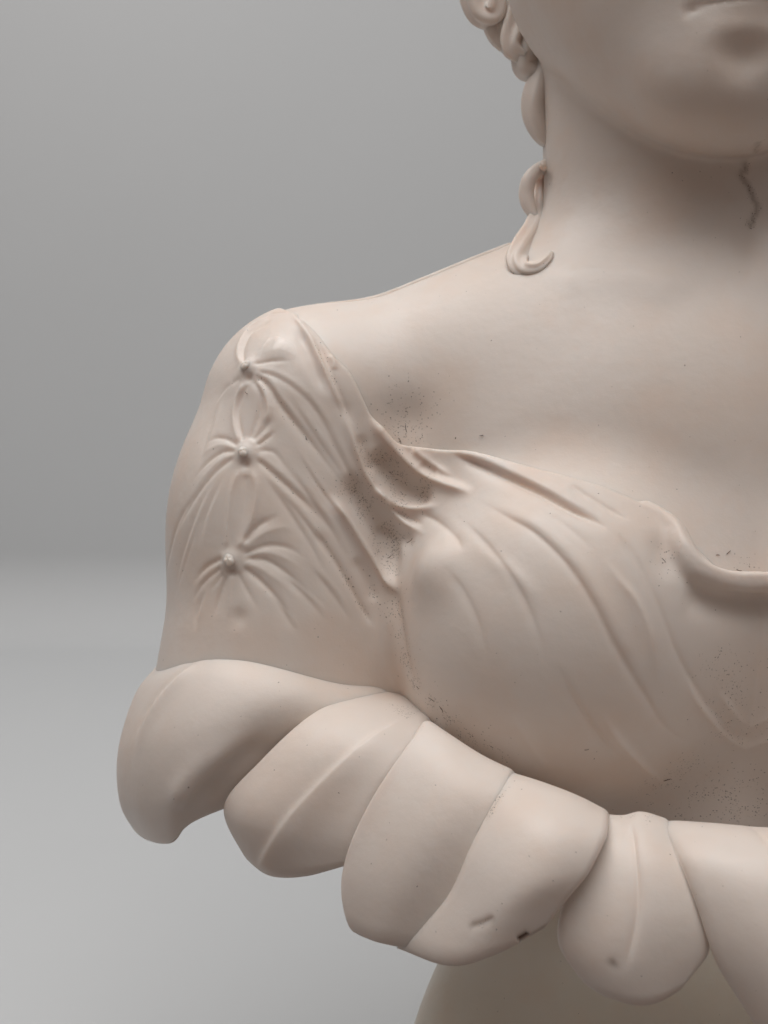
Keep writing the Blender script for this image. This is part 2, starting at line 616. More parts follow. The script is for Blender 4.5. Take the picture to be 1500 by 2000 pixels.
R_.blob(cast_body([(795, 818), (796, 819)])[0], 54, -13, dust=0.5)
R_.stroke(cast_body([(735, 835), (770, 858), (800, 862), (860, 868)]), 0, 10, dust=0.55, dw=16)
R_.stroke(cast_body([(1060, 560), (1150, 535), (1260, 545), (1360, 575)]), 7, 34, 60)
R_.stroke(cast_body([(1478, 330), (1486, 420), (1470, 500), (1462, 560)]), -9, 46, 34, taper=(0.4, 0.6))
R_.stroke(cast_body([(1330, 34), (1350, 18), (1385, 4), (1440, -4), (1490, -4), (1550, 10)]), -10, 9, taper=(0.2, 0.2))
R_.stroke(cast_body([(1385, 112), (1425, 104), (1470, 108), (1510, 118)]), -14, 44, taper=(0.5, 0.4))   # hollow under the lip
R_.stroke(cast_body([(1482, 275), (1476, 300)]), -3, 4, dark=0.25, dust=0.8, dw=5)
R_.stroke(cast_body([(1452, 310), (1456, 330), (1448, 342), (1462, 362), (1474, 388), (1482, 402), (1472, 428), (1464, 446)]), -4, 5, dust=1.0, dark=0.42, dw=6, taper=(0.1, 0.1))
R_.stroke(cast_body([(1420, 1100), (1460, 1110), (1500, 1112)]), 0, 10, dust=0.3, dw=20)
side_b = neckline_side(mirror_left(vb))
tuck = 70.0 * sstep(6, 34, side_b) * sstep(760, 700, vb[:, 2])
body = link_mesh('body', R_.result() - nb * tuck[:, None], fb, M_STONE, bust, {'dust': R_.dust, 'dark': R_.dark})

# ---- dress with its carved folds
HD = 4.0
kx = math.ceil((X0 + 640) / HD / 4) * 4
vd, fd = surface_nets(dress_sdf, (X0 + HD / 2 - kx * HD, -330, -800), (X0 + 2.5 * HD, 1150, 860), HD, 4)
fd = fd[(vd[fd][:, :, 0] < X0 + 0.5).all(1)]
seam = np.abs(vd[:, 0] - X0) < 0.6
vs_ = smooth(vd, fd, 1)
vs_[seam] = vd[seam]; vs_[seam, 0] = X0
vd = vs_
nd = vnormals(vd, fd)
nd[seam, 0] = 0
Rd = Relief(vd, nd)


def cast(pts, n=None):
    c = catmull(pts, n or max(10, 5 * len(pts)))
    return raycast(dress_base, c)


AMP = 0.62


def st(pts, amp, *a, full=False, **k):
    if full:
        amp *= 0.85
    elif AMP < 1:                        # crisp shallow gathers
        amp, a = amp * (0.34 if amp > 0 else 0.56), [w * 0.75 for w in a]
        k['taper'] = (k.get('taper', (0.1, 0.3))[0], 0.55)
    Rd.stroke(cast(pts), amp, *a, **k)


BUTTONS = [(483, 716), (477, 884), (450, 1094)]
for (bx, by) in BUTTONS:
    Rd.blob(cast([(bx, by), (bx + 0.5, by)])[0], 20, 9)
    Rd.blob(cast([(bx + 3, by + 22), (bx + 3.5, by + 22)])[0], 10, -8, dark=0.06)  # pit below the button, its shadow tinted into the colour
# sleeve: gathers round the three buttons -------------------------------------------------
st([(528, 617), (487, 641), (469, 668), (465, 693), (474, 712)], 7, 6, 8, taper=(0.1, 0.1), full=True)
st([(532, 624), (493, 648), (478, 672), (474, 695), (480, 710)], -7, 6, taper=(0.1, 0.1), full=True)
st([(525, 612), (550, 609), (575, 607)], -9, 5, taper=(0.2, 0.2), dark=0.12)
Rd.blob(cast([(545, 682), (546, 683)])[0], 30, 7)
st([(495, 712), (533, 706), (577, 705)], -8, 5, 5)
st([(500, 700), (515, 675), (532, 656), (560, 664), (578, 682)], 5, 6)
st([(500, 720), (540, 727), (583, 752), (617, 786), (647, 833)], 7, 8, 9)
st([(500, 726), (538, 736), (578, 762), (612, 797), (640, 840)], -6, 6)
st([(498, 726), (527, 742), (552, 778), (585, 818), (628, 870), (668, 921)], 9, 9, 8, taper=(0.1, 0.3))
st([(495, 733), (521, 752), (543, 786), (575, 826), (618, 878), (658, 930), (698, 976)], -12, 8, 14, taper=(0.1, 0.2), dust=0.25)
st([(478, 747), (463, 777), (457, 807), (460, 837), (470, 866)], 8, 5, 7, taper=(0.1, 0.1), full=True)
st([(484, 748), (471, 778), (465, 807), (468, 837), (476, 864)], -7, 5, taper=(0.1, 0.1), full=True)
st([(490, 740), (507, 767), (508, 800), (498, 833), (487, 863)], -7, 6, taper=(0.1, 0.1), full=True)
st([(500, 740), (520, 773), (525, 807), (512, 828)], 8, 7, taper=(0.1, 0.3), full=True)
# second button
st([(493, 862), (513, 840), (537, 812)], -10, 5, taper=(0.1, 0.15))
st([(500, 871), (520, 857), (543, 840)], -10, 5, taper=(0.1, 0.15))
st([(502, 866), (520, 848), (541, 826)], 8, 5, taper=(0.1, 0.15))
st([(466, 872), (443, 858), (417, 857), (394, 876)], -9, 6, taper=(0.1, 0.3))
st([(464, 878), (433, 869), (405, 880), (385, 900)], 7, 7, taper=(0.1, 0.3))
st([(462, 882), (433, 884), (400, 909), (365, 955)], -10, 6, taper=(0.1, 0.3))
st([(461, 888), (430, 899), (397, 932), (368, 975)], 6, 6, taper=(0.1, 0.3))
st([(460, 892), (427, 916), (393, 955), (360, 1009), (335, 1060)], -9, 6, taper=(0.1, 0.3))
st([(500, 880), (533, 883), (556, 910), (580, 940)], -6, 6, taper=(0.1, 0.4))
st([(497, 893), (533, 925), (583, 970), (622, 1008), (672, 1062)], -12, 7, 9, taper=(0.1, 0.2), dust=0.12)
st([(503, 887), (540, 915), (588, 958), (628, 996), (676, 1046)], 8, 9, taper=(0.1, 0.25))
st([(570, 853), (590, 890), (620, 937), (653, 983), (682, 1023), (710, 1062), (735, 1100)], 8, 7, 6, taper=(0.3, 0.3))
st([(577, 870), (612, 934), (645, 982), (674, 1024), (700, 1064)], -6, 6, taper=(0.3, 0.3), dust=0.25)
st([(470, 913), (452, 960), (444, 1027), (441, 1075)], 6, 6, taper=(0.15, 0.15), full=True)
st([(490, 913), (500, 953), (494, 1003), (477, 1047), (462, 1075)], 7, 7, taper=(0.15, 0.15), full=True)
st([(480, 925), (476, 980), (468, 1040)], -7, 12)
# third button
st([(474, 1062), (505, 1027), (549, 1005)], -14, 8, taper=(0.15, 0.25))
st([(470, 1076), (508, 1045), (552, 1030), (580, 1040)], 10, 13, taper=(0.15, 0.4))
st([(470, 1086), (520, 1066), (564, 1071), (603, 1095)], -9, 7, taper=(0.1, 0.3))
st([(474, 1087), (520, 1079), (564, 1094), (604, 1124)], 8, 8, taper=(0.1, 0.3))
st([(474, 1091), (520, 1095), (564, 1123), (606, 1158), (655, 1200)], -10, 8, taper=(0.1, 0.35))
st([(474, 1098), (512, 1112), (556, 1145), (600, 1190)], 8, 9, taper=(0.1, 0.3))
st([(472, 1106), (513, 1139), (549, 1178), (592, 1224)], -12, 8, taper=(0.1, 0.25), dust=0.12)
st([(462, 1116), (483, 1155), (513, 1205)], -7, 8, taper=(0.1, 0.3))
st([(438, 1089), (403, 1108), (373, 1143)], -11, 6, taper=(0.1, 0.3))
st([(436, 1098), (402, 1122), (372, 1160)], 6, 6, taper=(0.1, 0.3))
st([(434, 1108), (399, 1137), (373, 1178)], -8, 5, taper=(0.1, 0.3))
st([(437, 1118), (410, 1156)], -6, 4, taper=(0.1, 0.3))
st([(443, 1122), (427, 1170), (416, 1212)], -9, 8, taper=(0.1, 0.3), dark=0.08)
st([(452, 1122), (448, 1170), (447, 1222)], 8, 6, taper=(0.1, 0.3))
Rd.blob(cast([(466, 1206), (467, 1207)])[0], 18, -4, dark=0.06)
st([(392, 950), (350, 1016), (328, 1097), (316, 1180)], -7, 7, taper=(0.3, 0.3))
st([(395, 987), (366, 1086), (335, 1185)], -5, 8, taper=(0.3, 0.3))
st([(470, 738), (440, 760), (415, 800)], -6, 8, taper=(0.1, 0.4))
st([(455, 745), (432, 775), (405, 830)], 5, 9, taper=(0.1, 0.4))
# fine creases running on between the gathers
for c_ in ([(560, 770), (600, 830), (650, 900), (690, 960)], [(520, 930), (580, 1000), (640, 1080), (692, 1160)],
           [(505, 915), (555, 985), (610, 1070), (650, 1150)], [(600, 1100), (650, 1160), (690, 1222)],
           [(540, 1112), (600, 1168), (640, 1218)], [(420, 930), (385, 1000), (355, 1090), (338, 1180)],
           [(440, 920), (405, 1000), (385, 1080)], [(640, 840), (680, 920), (720, 985)],
           [(590, 760), (635, 830), (668, 905)], [(622, 700), (652, 770), (682, 850)],
           [(555, 905), (600, 965), (650, 1040), (690, 1110)], [(400, 1150), (385, 1200), (380, 1240)],
           [(530, 1160), (560, 1205), (580, 1240)], [(430, 780), (405, 850), (385, 930)]):
    st(c_, -6.5, 6, 14, taper=(0.35, 0.5))
    st([(x_ + 9, y_ - 5) for x_, y_ in c_], 6, 8, 12, taper=(0.35, 0.5))
# long folds from the shoulder to the breast
AMP = 1.0
st([(570, 613), (600, 653), (620, 690), (638, 730), (658, 777), (675, 815)], 10, 9, 6, taper=(0.1, 0.3))
st([(577, 640), (598, 680), (617, 725), (640, 780)], -6, 12, taper=(0.2, 0.3))
st([(612, 655), (633, 700), (650, 740), (668, 780), (690, 835)], -9, 7, taper=(0.2, 0.2), dust=0.3)
st([(643, 690), (653, 710), (652, 722)], 6, 4)
st([(660, 790), (680, 835), (697, 885), (714, 930), (744, 974), (788, 1016), (838, 1048)], 19, 10, 10, taper=(0.35, 0.15))
st([(700, 845), (712, 890), (728, 930)], -7, 13, dust=0.6, dw=18)
st([(672, 920), (702, 968), (732, 1012), (756, 1052), (764, 1094), (772, 1150)], -25, 19, 24, taper=(0.2, 0.3), dust=1.0, dw=26)
st([(740, 1030), (775, 1050), (815, 1060)], -9, 15, taper=(0.15, 0.3), dust=0.6)
st([(640, 964), (676, 1020), (715, 1082), (748, 1126), (782, 1162)], 16, 13, 9, taper=(0.2, 0.2))
st([(615, 1034), (645, 1078), (678, 1133), (707, 1185), (731, 1228)], -9, 7, taper=(0.15, 0.2), dust=0.5)
st([(690, 1085), (715, 1130), (735, 1180)], -7, 12, dust=0.45)
st([(765, 1130), (780, 1220), (795, 1300), (820, 1360)], -7, 24, dust=0.85, dw=34, taper=(0.2, 0.4))
st([(830, 1370), (900, 1440), (1000, 1500)], 0, 20, dust=0.5, dw=40, taper=(0.1, 0.3))
# hollow under the hem
st([(733, 872), (762, 922), (795, 957), (850, 976)], -27, 24, 22, taper=(0.2, 0.2), dust=1.0, dw=34)
st([(722, 806), (742, 848), (775, 885), (820, 922), (870, 948), (926, 967)], 15, 12, 9, taper=(0.2, 0.15))
st([(806, 876), (842, 903), (888, 934)], 9, 6, 8, taper=(0.1, 0.3))
st([(820, 905), (855, 930)], -6, 12)
st([(728, 950), (760, 976), (802, 991), (862, 988)], 17, 8, 12, taper=(0.2, 0.3))
st([(752, 985), (790, 1008), (830, 1028)], -13, 8, taper=(0.2, 0.3), dust=0.4)
st([(815, 998), (858, 1022), (890, 1050), (910, 1082)], -9, 10, taper=(0.2, 0.3))
Rd.blob(cast([(850, 1108), (851, 1109)])[0], 66, 27)
# folds across the breast
st([(885, 1000), (950, 1060), (1010, 1140), (1050, 1230), (1075, 1330)], -3.2, 4, 12, taper=(0.3, 0.5))
st([(860, 1090), (905, 1150), (940, 1230), (960, 1330)], -2.2, 5, 14, taper=(0.4, 0.5))
st([(1085, 1290), (1130, 1380), (1190, 1460), (1250, 1520)], -5.0, 5, 11, taper=(0.4, 0.4))
st([(1240, 1075), (1290, 1190), (1330, 1290), (1390, 1385), (1450, 1430)], -4.0, 5, 11, taper=(0.3, 0.6))
st([(1200, 1030), (1255, 1110), (1290, 1200)], -3.0, 5, 12, taper=(0.3, 0.5))
st([(870, 878), (938, 899), (990, 921), (1050, 949), (1110, 980), (1150, 1001)], 8, 20, 6, taper=(0.15, 0.4))
st([(878, 884), (938, 907), (990, 931), (1050, 959), (1110, 991), (1155, 1013), (1195, 1041)], -14, 6, 11, taper=(0.15, 0.3))
st([(1110, 944), (1158, 975), (1236, 1021)], -7, 7, 9)
st([(1040, 985), (1110, 1030), (1170, 1085)], -3, 8, taper=(0.4, 0.4))
st([(930, 976), (994, 1011), (1050, 1044), (1110, 1104), (1158, 1176), (1200, 1258), (1262, 1361), (1300, 1420), (1360, 1462)], -7, 5, 9, taper=(0.25, 0.3))
st([(940, 970), (1005, 1003), (1062, 1036), (1124, 1096), (1172, 1170), (1214, 1252), (1276, 1352)], 4, 18, taper=(0.3, 0.3))
st([(930, 1060), (978, 1100), (1026, 1144), (1070, 1200)], 4, 14, 18, taper=(0.4, 0.5))
st([(1169, 1080), (1210, 1132), (1247, 1181), (1270, 1237), (1279, 1290), (1290, 1355)], 6, 7, 11, taper=(0.35, 0.35))
st([(1337, 1312), (1360, 1369), (1405, 1425), (1450, 1459), (1495, 1483)], 7, 7, 11, taper=(0.3, 0.5))
st([(1400, 1350), (1440, 1400), (1480, 1432)], 5, 7, 11, taper=(0.3, 0.5))
st([(1380, 1350), (1425, 1415), (1490, 1462)], -3, 14, taper=(0.3, 0.3), dust=0.35, dw=30)
st([(1172, 1384), (1210, 1447), (1262, 1500), (1310, 1540)], 7, 7, 11, taper=(0.3, 0.3))
st([(1000, 1390), (1040, 1460), (1075, 1510)], 3, 12)
st([(1286, 1030), (1295, 1087), (1312, 1145)], -6, 28, 24, dust=0.3, taper=(0.45, 0.45))
st([(1330, 1150), (1400, 1175), (1500, 1180)], -10, 26, 34, taper=(0.3, 0))
st([(1280, 1500), (1330, 1530), (1420, 1570), (1500, 1580)], 0, 20, dust=0.42, dw=60)
st([(1380, 1250), (1420, 1330), (1480, 1400)], 0, 20, dust=0.22, dw=60)
# a patch by the first button worn to a polish
poly = np.array([(508, 700), (516, 676), (530, 657), (552, 661), (575, 674), (580, 690), (577, 704), (540, 706)], float)
gx_, gy_, gd_ = proj(vd)
inside = np.full(len(vd), 1e9)
for a_, b2 in zip(poly, np.roll(poly, -1, 0)):
    e_ = b2 - a_
    inside = np.minimum(inside, -((gx_ - a_[0]) * -e_[1] + (gy_ - a_[1]) * e_[0]) / np.hypot(*e_) * -1)
gloss = sstep(-2, 4, inside) * (nd @ FWD < 0) * (np.abs(gd_ - proj(cast([(545, 682), (546, 683)])[:1])[2]) < 150)
vd2 = smooth(Rd.result(), fd, 1, 0.25)
vd2[seam, 1:] = Rd.result()[seam, 1:]
vd2[seam, 0] = X0
vm = vd2.copy(); vm[:, 0] = 2 * X0 - vm[:, 0]
mapm = np.where(seam, np.arange(len(vd2)), np.arange(len(vd2)) + len(vd2))
allf = np.concatenate([fd, mapm[fd][:, ::-1]])
used, inv = np.unique(allf, return_inverse=True)
dress = link_mesh('dress', np.concatenate([vd2, vm])[used], inv.reshape(allf.shape), M_STONE, bust,
                  {'dust': np.tile(Rd.dust, 2)[used], 'dark': np.tile(Rd.dark, 2)[used], 'gloss': np.tile(gloss, 2)[used]})


# ---- cloth buttons on the sleeve
def knob(name, c, axis, r, parent):
    nu, nv_ = 16, 9
    ax = axis / np.linalg.norm(axis)
    t1 = np.cross(ax, (0, 0, 1.0)); t1 /= np.linalg.norm(t1)
    t2 = np.cross(ax, t1)
    v, f = [], []
    for i in range(nv_):
        a = math.pi * (0.02 + 0.70 * i / (nv_ - 1))
        for j in range(nu):
            p = 2 * math.pi * j / nu
            rr = r * math.sin(a) * (1 + 0.10 * math.sin(2 * p + c[2]) + 0.06 * math.sin(5 * p + c[0]))
            v.append(c + ax * r * (0.62 + 0.08 * math.sin(3 * p + c[1])) * math.cos(a) + (t1 * math.cos(p) + t2 * math.sin(p)) * rr)
    for i in range(nv_ - 1):
        for j in range(nu):
            f.append((i * nu + j, (i + 1) * nu + j, (i + 1) * nu + (j + 1) % nu, i * nu + (j + 1) % nu))
    return link_mesh(name, np.array(v), np.array(f), M_STONE, parent)


for (bx, by), br_ in zip(BUTTONS, (12, 12, 13)):
    p = cast([(bx, by), (bx + 0.5, by + 0.5)])[0]
    e = 2.0
    g = np.array([dress_base((p + dv)[None])[0] - dress_base((p - dv)[None])[0] for dv in np.eye(3) * e])
    g /= np.linalg.norm(g)
    knob('button', p + g * 6, g + np.array([0.1, 0, 0.35]), br_, dress)


# ---- petals: thick curved shells
def petal(name, rows, folds=(), thick=26.0, nu=104, nv_=128, mirror=False, tip=(0.25, 0.25), root=42.0, root_from=0):
    """rows[v][u] = (px, py, depth): root row first, tip row last."""
    pts = np.array([[at(*c) for c in r] for r in rows])
    if root is not None:               # the root row grows out of the dress
        q = raycast(dress_base, np.array([c[:2] for c in rows[0]]))
        ok = (np.abs(dress_base(q)) < 3) & (np.arange(len(q)) >= root_from)
        pts[0][ok] = q[ok] + FWD * root
    # outline by interpolation, bulge by a smoother approximating spline
    q = np.stack(proj(pts.reshape(-1, 3)), 1).reshape(pts.shape)
    tmp = np.array([catmull(q[i], nu) for i in range(len(rows))])            # (rows, nu, 3)
    G = np.array([catmull(tmp[:, j], nv_) for j in range(nu)])               # (nu, nv, 3)
    tmp = np.array([bspline(q[i, :, 2:], nu) for i in range(len(rows))])
    dep = np.array([bspline(tmp[:, j], nv_) for j in range(nu)])[..., 0]
    w_ = (dep + D) / D
    xr, yr = (G[..., 0] - 750.0) * w_, (1000.0 - G[..., 1]) * w_
    G = CAM + FWD * (D + dep)[..., None] + RIGHT * xr[..., None] + UP * yr[..., None]
    G = G.transpose(1, 0, 2)                                                  # (nv, nu, 3)
    vpar = np.linspace(0, 1, nv_)
    qq = np.clip((vpar - 0.66) / 0.34, 0, 1)
    sh = 1 - np.sqrt(np.clip(1 - qq ** 2.4, 0, 1))
    for i in range(nv_):               # round the corners of the tip
        un = tip[0] * sh[i] + (1 - (tip[0] + tip[1]) * sh[i]) * np.linspace(0, 1, nu)
        G[i] = np.stack([np.interp(un * (nu - 1), np.arange(nu), G[i][:, k]) for k in range(3)], 1)
    # outward normals
    du = np.gradient(G, axis=1); dv = np.gradient(G, axis=0)
    N = np.cross(dv, du)
    N /= np.linalg.norm(N, axis=2)[..., None] + 1e-9
    for _ in range(6):
        Np = np.pad(N, ((1, 1), (1, 1), (0, 0)), mode='edge')
        N = sum(Np[i:i + nv_, j:j + nu] for i in range(3) for j in range(3))
        N /= np.linalg.norm(N, axis=2)[..., None] + 1e-9
    if N[nv_ // 2, nu // 2] @ FWD > 0:
        N = -N
    flatv, flatn = G.reshape(-1, 3), N.reshape(-1, 3)
    R = Relief(flatv, flatn)
    grid_uv = None
    for fo in folds:
        curve, args, kw = fo
        c = catmull(curve, 6 * len(curve))
        # drop the picture curve onto the petal surface
        px, py, dep = proj(flatv)
        P3 = []
        for q in c:
            k = np.argmin((px - q[0]) ** 2 + (py - q[1]) ** 2 + np.where(flatn @ FWD > 0.2, 1e6, 0))
            P3.append(at(q[0], q[1], dep[k]))
        P3 = smooth_line(np.array(P3))
        R.stroke(P3, *args, **kw)
    front = R.result().reshape(nv_, nu, 3)
    rng = np.random.default_rng(len(name) + int(rows[0][0][0]))
    # rounded rim: shell made of front, rim loops and back
    back = front - N * thick
    k = 9
    uu = np.minimum(np.arange(nu), np.arange(nu)[::-1])[None, :]
    vv = np.minimum(np.full(nv_, 10 ** 6), np.arange(nv_)[::-1])[:, None]
    edge = np.minimum(uu, vv)
    rim = np.clip(1 - edge / k, 0, 1)
    f_in = (1 - np.sqrt(np.clip(1 - rim ** 2, 0, 1)))[..., None] * thick * 0.5
    front = front - N * f_in
    back = back + N * f_in
    V = np.concatenate([front.reshape(-1, 3), back.reshape(-1, 3)])
    idx = np.arange(nv_ * nu).reshape(nv_, nu)
    A = np.stack([idx[:-1, :-1], idx[1:, :-1], idx[1:, 1:], idx[:-1, 1:]], -1).reshape(-1, 4)
    B = A[:, ::-1] + nv_ * nu
    loop = np.concatenate([idx[0, :-1], idx[:-1, -1], idx[-1, ::-1][:-1], idx[::-1, 0][:-1]])
    l2 = np.roll(loop, -1)
    Rm = np.stack([loop, l2, l2 + nv_ * nu, loop + nv_ * nu], -1)
    F = np.concatenate([A, B, Rm])
    # orientation: front faces must look outward
    a, b_, c_ = V[A[len(A) // 2][0]], V[A[len(A) // 2][1]], V[A[len(A) // 2][2]]
    if np.cross(b_ - a, c_ - a) @ N.reshape(-1, 3)[A[len(A) // 2][0]] < 0:
        F = F[:, ::-1]
    z = np.zeros(nv_ * nu)
    attrs = {'dust': np.concatenate([R.dust, z]), 'dark': np.concatenate([R.dark, z])}
    o = link_mesh(name, V, F, M_STONE, bust, attrs)
    if mirror:
        V2 = V.copy(); V2[:, 0] = 2 * X0 - V2[:, 0]
        link_mesh(name, V2, F[:, ::-1], M_STONE, bust, attrs)
    return o


def smooth_line(p, it=4):
    for _ in range(it):
        p[1:-1] = 0.5 * p[1:-1] + 0.25 * (p[:-2] + p[2:])
    return p


def crest(row, drop=70, back=150):
    """A root row hidden behind the crest: the petal rolls over and runs down inside."""
    return [(px + 8, py + drop, d + back) for (px, py, d) in row]


P1 = [[(345, 1310, 560), (306, 1300, 400), (375, 1262, 170), (480, 1252, 100), (600, 1290, 85), (785, 1352, 130)],
      [(320, 1370, 560), (262, 1360, 350), (322, 1330, 130), (430, 1325, 45), (560, 1345, 25), (695, 1390, 60)],
      [(300, 1470, 560), (231, 1470, 340), (268, 1450, 130), (360, 1440, 15), (470, 1432, -5), (600, 1445, 55)],
      [(300, 1560, 550), (236, 1570, 340), (258, 1560, 160), (320, 1560, 45), (385, 1535, 25), (520, 1535, 85)],
      [(320, 1620, 500), (272, 1632, 360), (285, 1648, 215), (328, 1652, 100), (380, 1612, 70), (480, 1570, 120)]]
petal('petal', P1, [
    ([(392, 1290), (345, 1328), (305, 1375), (278, 1430), (262, 1485)], (7, 26, 6), dict(taper=(0.25, 0.5))),
    ([(398, 1282), (340, 1322), (296, 1372), (258, 1450)], (-7, 7, 7), dict(taper=(0.3, 0.3))),
    ([(520, 1415), (450, 1460), (395, 1510), (362, 1555), (350, 1590)], (12, 14, 26), dict(taper=(0.4, 0.3))),
    ([(540, 1440), (470, 1480), (420, 1530), (395, 1570)], (-9, 24, 24), dict(taper=(0.3, 0.3))),
    ([(330, 1285), (450, 1258), (560, 1282), (700, 1345)], (0, 10), dict(dust=0.35, dw=12)),
], mirror=True, tip=(0.1, 0.0), root_from=2)
P2 = [[(735, 1346, 150), (765, 1350, 110), (800, 1366, 85), (850, 1398, 60)],
      [(612, 1386, 20), (670, 1396, -25), (730, 1423, -50), (805, 1470, -60)],
      [(502, 1484, 5), (560, 1496, -45), (630, 1520, -78), (745, 1560, -92)],
      [(430, 1575, 40), (480, 1600, -25), (560, 1620, -70), (710, 1640, -100)],
      [(462, 1670, 60), (515, 1714, -10), (590, 1719, -55), (695, 1690, -88)]]
petal('petal', P2, [
    ([(800, 1398), (745, 1430), (690, 1470), (625, 1531), (565, 1596), (525, 1656), (500, 1706)], (6, 42, 6), dict(taper=(0.2, 0.1))),
    ([(760, 1372), (815, 1400)], (0, 20), dict(dust=0.7, dw=22)),
], mirror=True, tip=(0.2, 0.0))
R3a = [(832, 1402, -25), (885, 1438, -60), (945, 1476, -85), (1012, 1508, -95)]
P3a = [crest(R3a), R3a,
       [(790, 1456, -92), (850, 1482, -140), (915, 1520, -180), (990, 1550, -190)],
       [(720, 1562, -122), (790, 1590, -180), (860, 1620, -220), (945, 1640, -215)],
       [(660, 1692, -120), (730, 1720, -180), (800, 1740, -215), (895, 1750, -213)],
       [(634, 1800, -100), (700, 1834, -160), (755, 1852, -190), (835, 1870, -192)]]
petal('petal', P3a, [
    ([(835, 1412), (785, 1475), (727, 1565), (690, 1640), (668, 1700)], (7, 10, 10), dict(taper=(0.1, 0.3))),
], mirror=True, tip=(0.3, 0.0), root=None)
R3b = [(985, 1504, -85), (1060, 1527, -130), (1130, 1554, -160), (1196, 1588, -165)]
P3b = [crest(R3b), R3b,
       [(962, 1552, -194), (1040, 1580, -265), (1110, 1605, -292), (1190, 1630, -280)],
       [(912, 1650, -222), (990, 1680, -305), (1070, 1700, -338), (1158, 1705, -315)],
       [(862, 1755, -222), (940, 1780, -300), (1020, 1775, -332), (1112, 1765, -308)],
       [(765, 1852, -170), (870, 1890, -265), (970, 1872, -305), (1080, 1812, -300)]]
petal('petal', P3b, [
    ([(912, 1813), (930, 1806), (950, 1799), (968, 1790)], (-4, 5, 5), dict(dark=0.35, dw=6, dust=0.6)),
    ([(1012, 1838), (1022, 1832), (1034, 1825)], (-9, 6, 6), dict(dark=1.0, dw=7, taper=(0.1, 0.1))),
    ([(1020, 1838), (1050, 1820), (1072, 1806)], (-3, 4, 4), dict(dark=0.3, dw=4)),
    ([(1000, 1520), (960, 1580), (945, 1610)], (-2, 5), dict(dust=0.8, dw=9)),
], mirror=True, tip=(0.0, 0.06), root=None)
R4 = [(1165, 1588, -140), (1215, 1592, -170), (1255, 1585, -185), (1312, 1602, -180)]
P4 = [crest(R4), R4,
      [(1140, 1640, -235), (1205, 1650, -262), (1265, 1655, -288), (1345, 1680, -290)],
      [(1100, 1740, -275), (1185, 1760, -312), (1275, 1770, -345), (1375, 1780, -330)],
      [(1080, 1840, -270), (1165, 1870, -322), (1270, 1880, -355), (1398, 1860, -335)],
      [(1104, 1905, -262), (1185, 1957, -312), (1280, 1969, -345), (1392, 1900, -325)]]
petal('petal', P4, [
    ([(1232, 1600), (1242, 1680), (1246, 1760), (1238, 1830), (1215, 1910)], (-7, 6, 9), dict(taper=(0.15, 0.3))),
    ([(1196, 1882), (1198, 1885)], (-3, 8, 8), dict(dark=0.4, dw=8, taper=(0, 0))),
    ([(1200, 1592), (1240, 1590), (1280, 1600)], (0, 8), dict(dust=0.7, dw=12)),
], mirror=True, root=None)


def sym(r):
    """Complete a half row about the middle of the bust."""
    out = list(r)
    for (px, py, d) in reversed(r):
        p = at(px, py, d); p[0] = 2 * X0 - p[0]
        a, b_, c_ = proj(p[None])
        out.append((a[0], b_[0], c_[0]))
    return out


R5 = [(1283, 1600, -180), (1390, 1607, -215), (1500, 1616, -230)]
P5 = [sym(crest(R5)), sym(R5),
      sym([(1318, 1665, -300), (1415, 1668, -335), (1525, 1672, -350)]),
      sym([(1358, 1780, -342), (1445, 1785, -385), (1540, 1790, -405)]),
      sym([(1394, 1890, -350), (1470, 1910, -395), (1550, 1925, -418)]),
      sym([(1458, 1995, -345), (1520, 2060, -385), (1575, 2110, -410)])]
petal('petal', P5, [
    ([(1462, 1606), (1485, 1625), (1505, 1655)], (-6, 6, 10), dict(taper=(0.1, 0.3))),
    ([(1345, 1740), (1370, 1800)], (0, 8), dict(dust=0.3, dw=9)),
], root=None, tip=(0.04, 0.04))


# ---- pedestal under the petals
def lathe(name, prof, c, mat, parent, lobes=0, lob=0.0, n=96):
    prof = catmull(prof, 60)
    v, f = [], []
    for (r, z) in prof:
        for j in range(n):
            a = 2 * math.pi * j / n
            k = 1 + lob * math.cos(lobes * (a - math.radians(190)))
            v.append((c[0] + r * k * math.cos(a), c[1] + r * k * 0.85 * math.sin(a), z))
    for i in range(len(prof) - 1):
        for j in range(n):
            f.append((i * n + j, i * n + (j + 1) % n, (i + 1) * n + (j + 1) % n, (i + 1) * n + j))
    return link_mesh(name, np.array(v), np.array(f), mat, parent)


lathe('calyx', [(420, -740), (470, -900), (530, -1110), (584, -1250), (618, -1370), (605, -1470), (540, -1550), (430, -1600), (300, -1620)],
      (X0, 430), M_BASE, bust, lobes=5, lob=0.07)
lathe('plinth', [(20, TABLE_Z + 2), (470, TABLE_Z + 2), (490, TABLE_Z + 14), (488, TABLE_Z + 60), (440, TABLE_Z + 90), (380, TABLE_Z + 110),
                 (350, TABLE_Z + 150)], (X0, 430), M_BASE, bust)


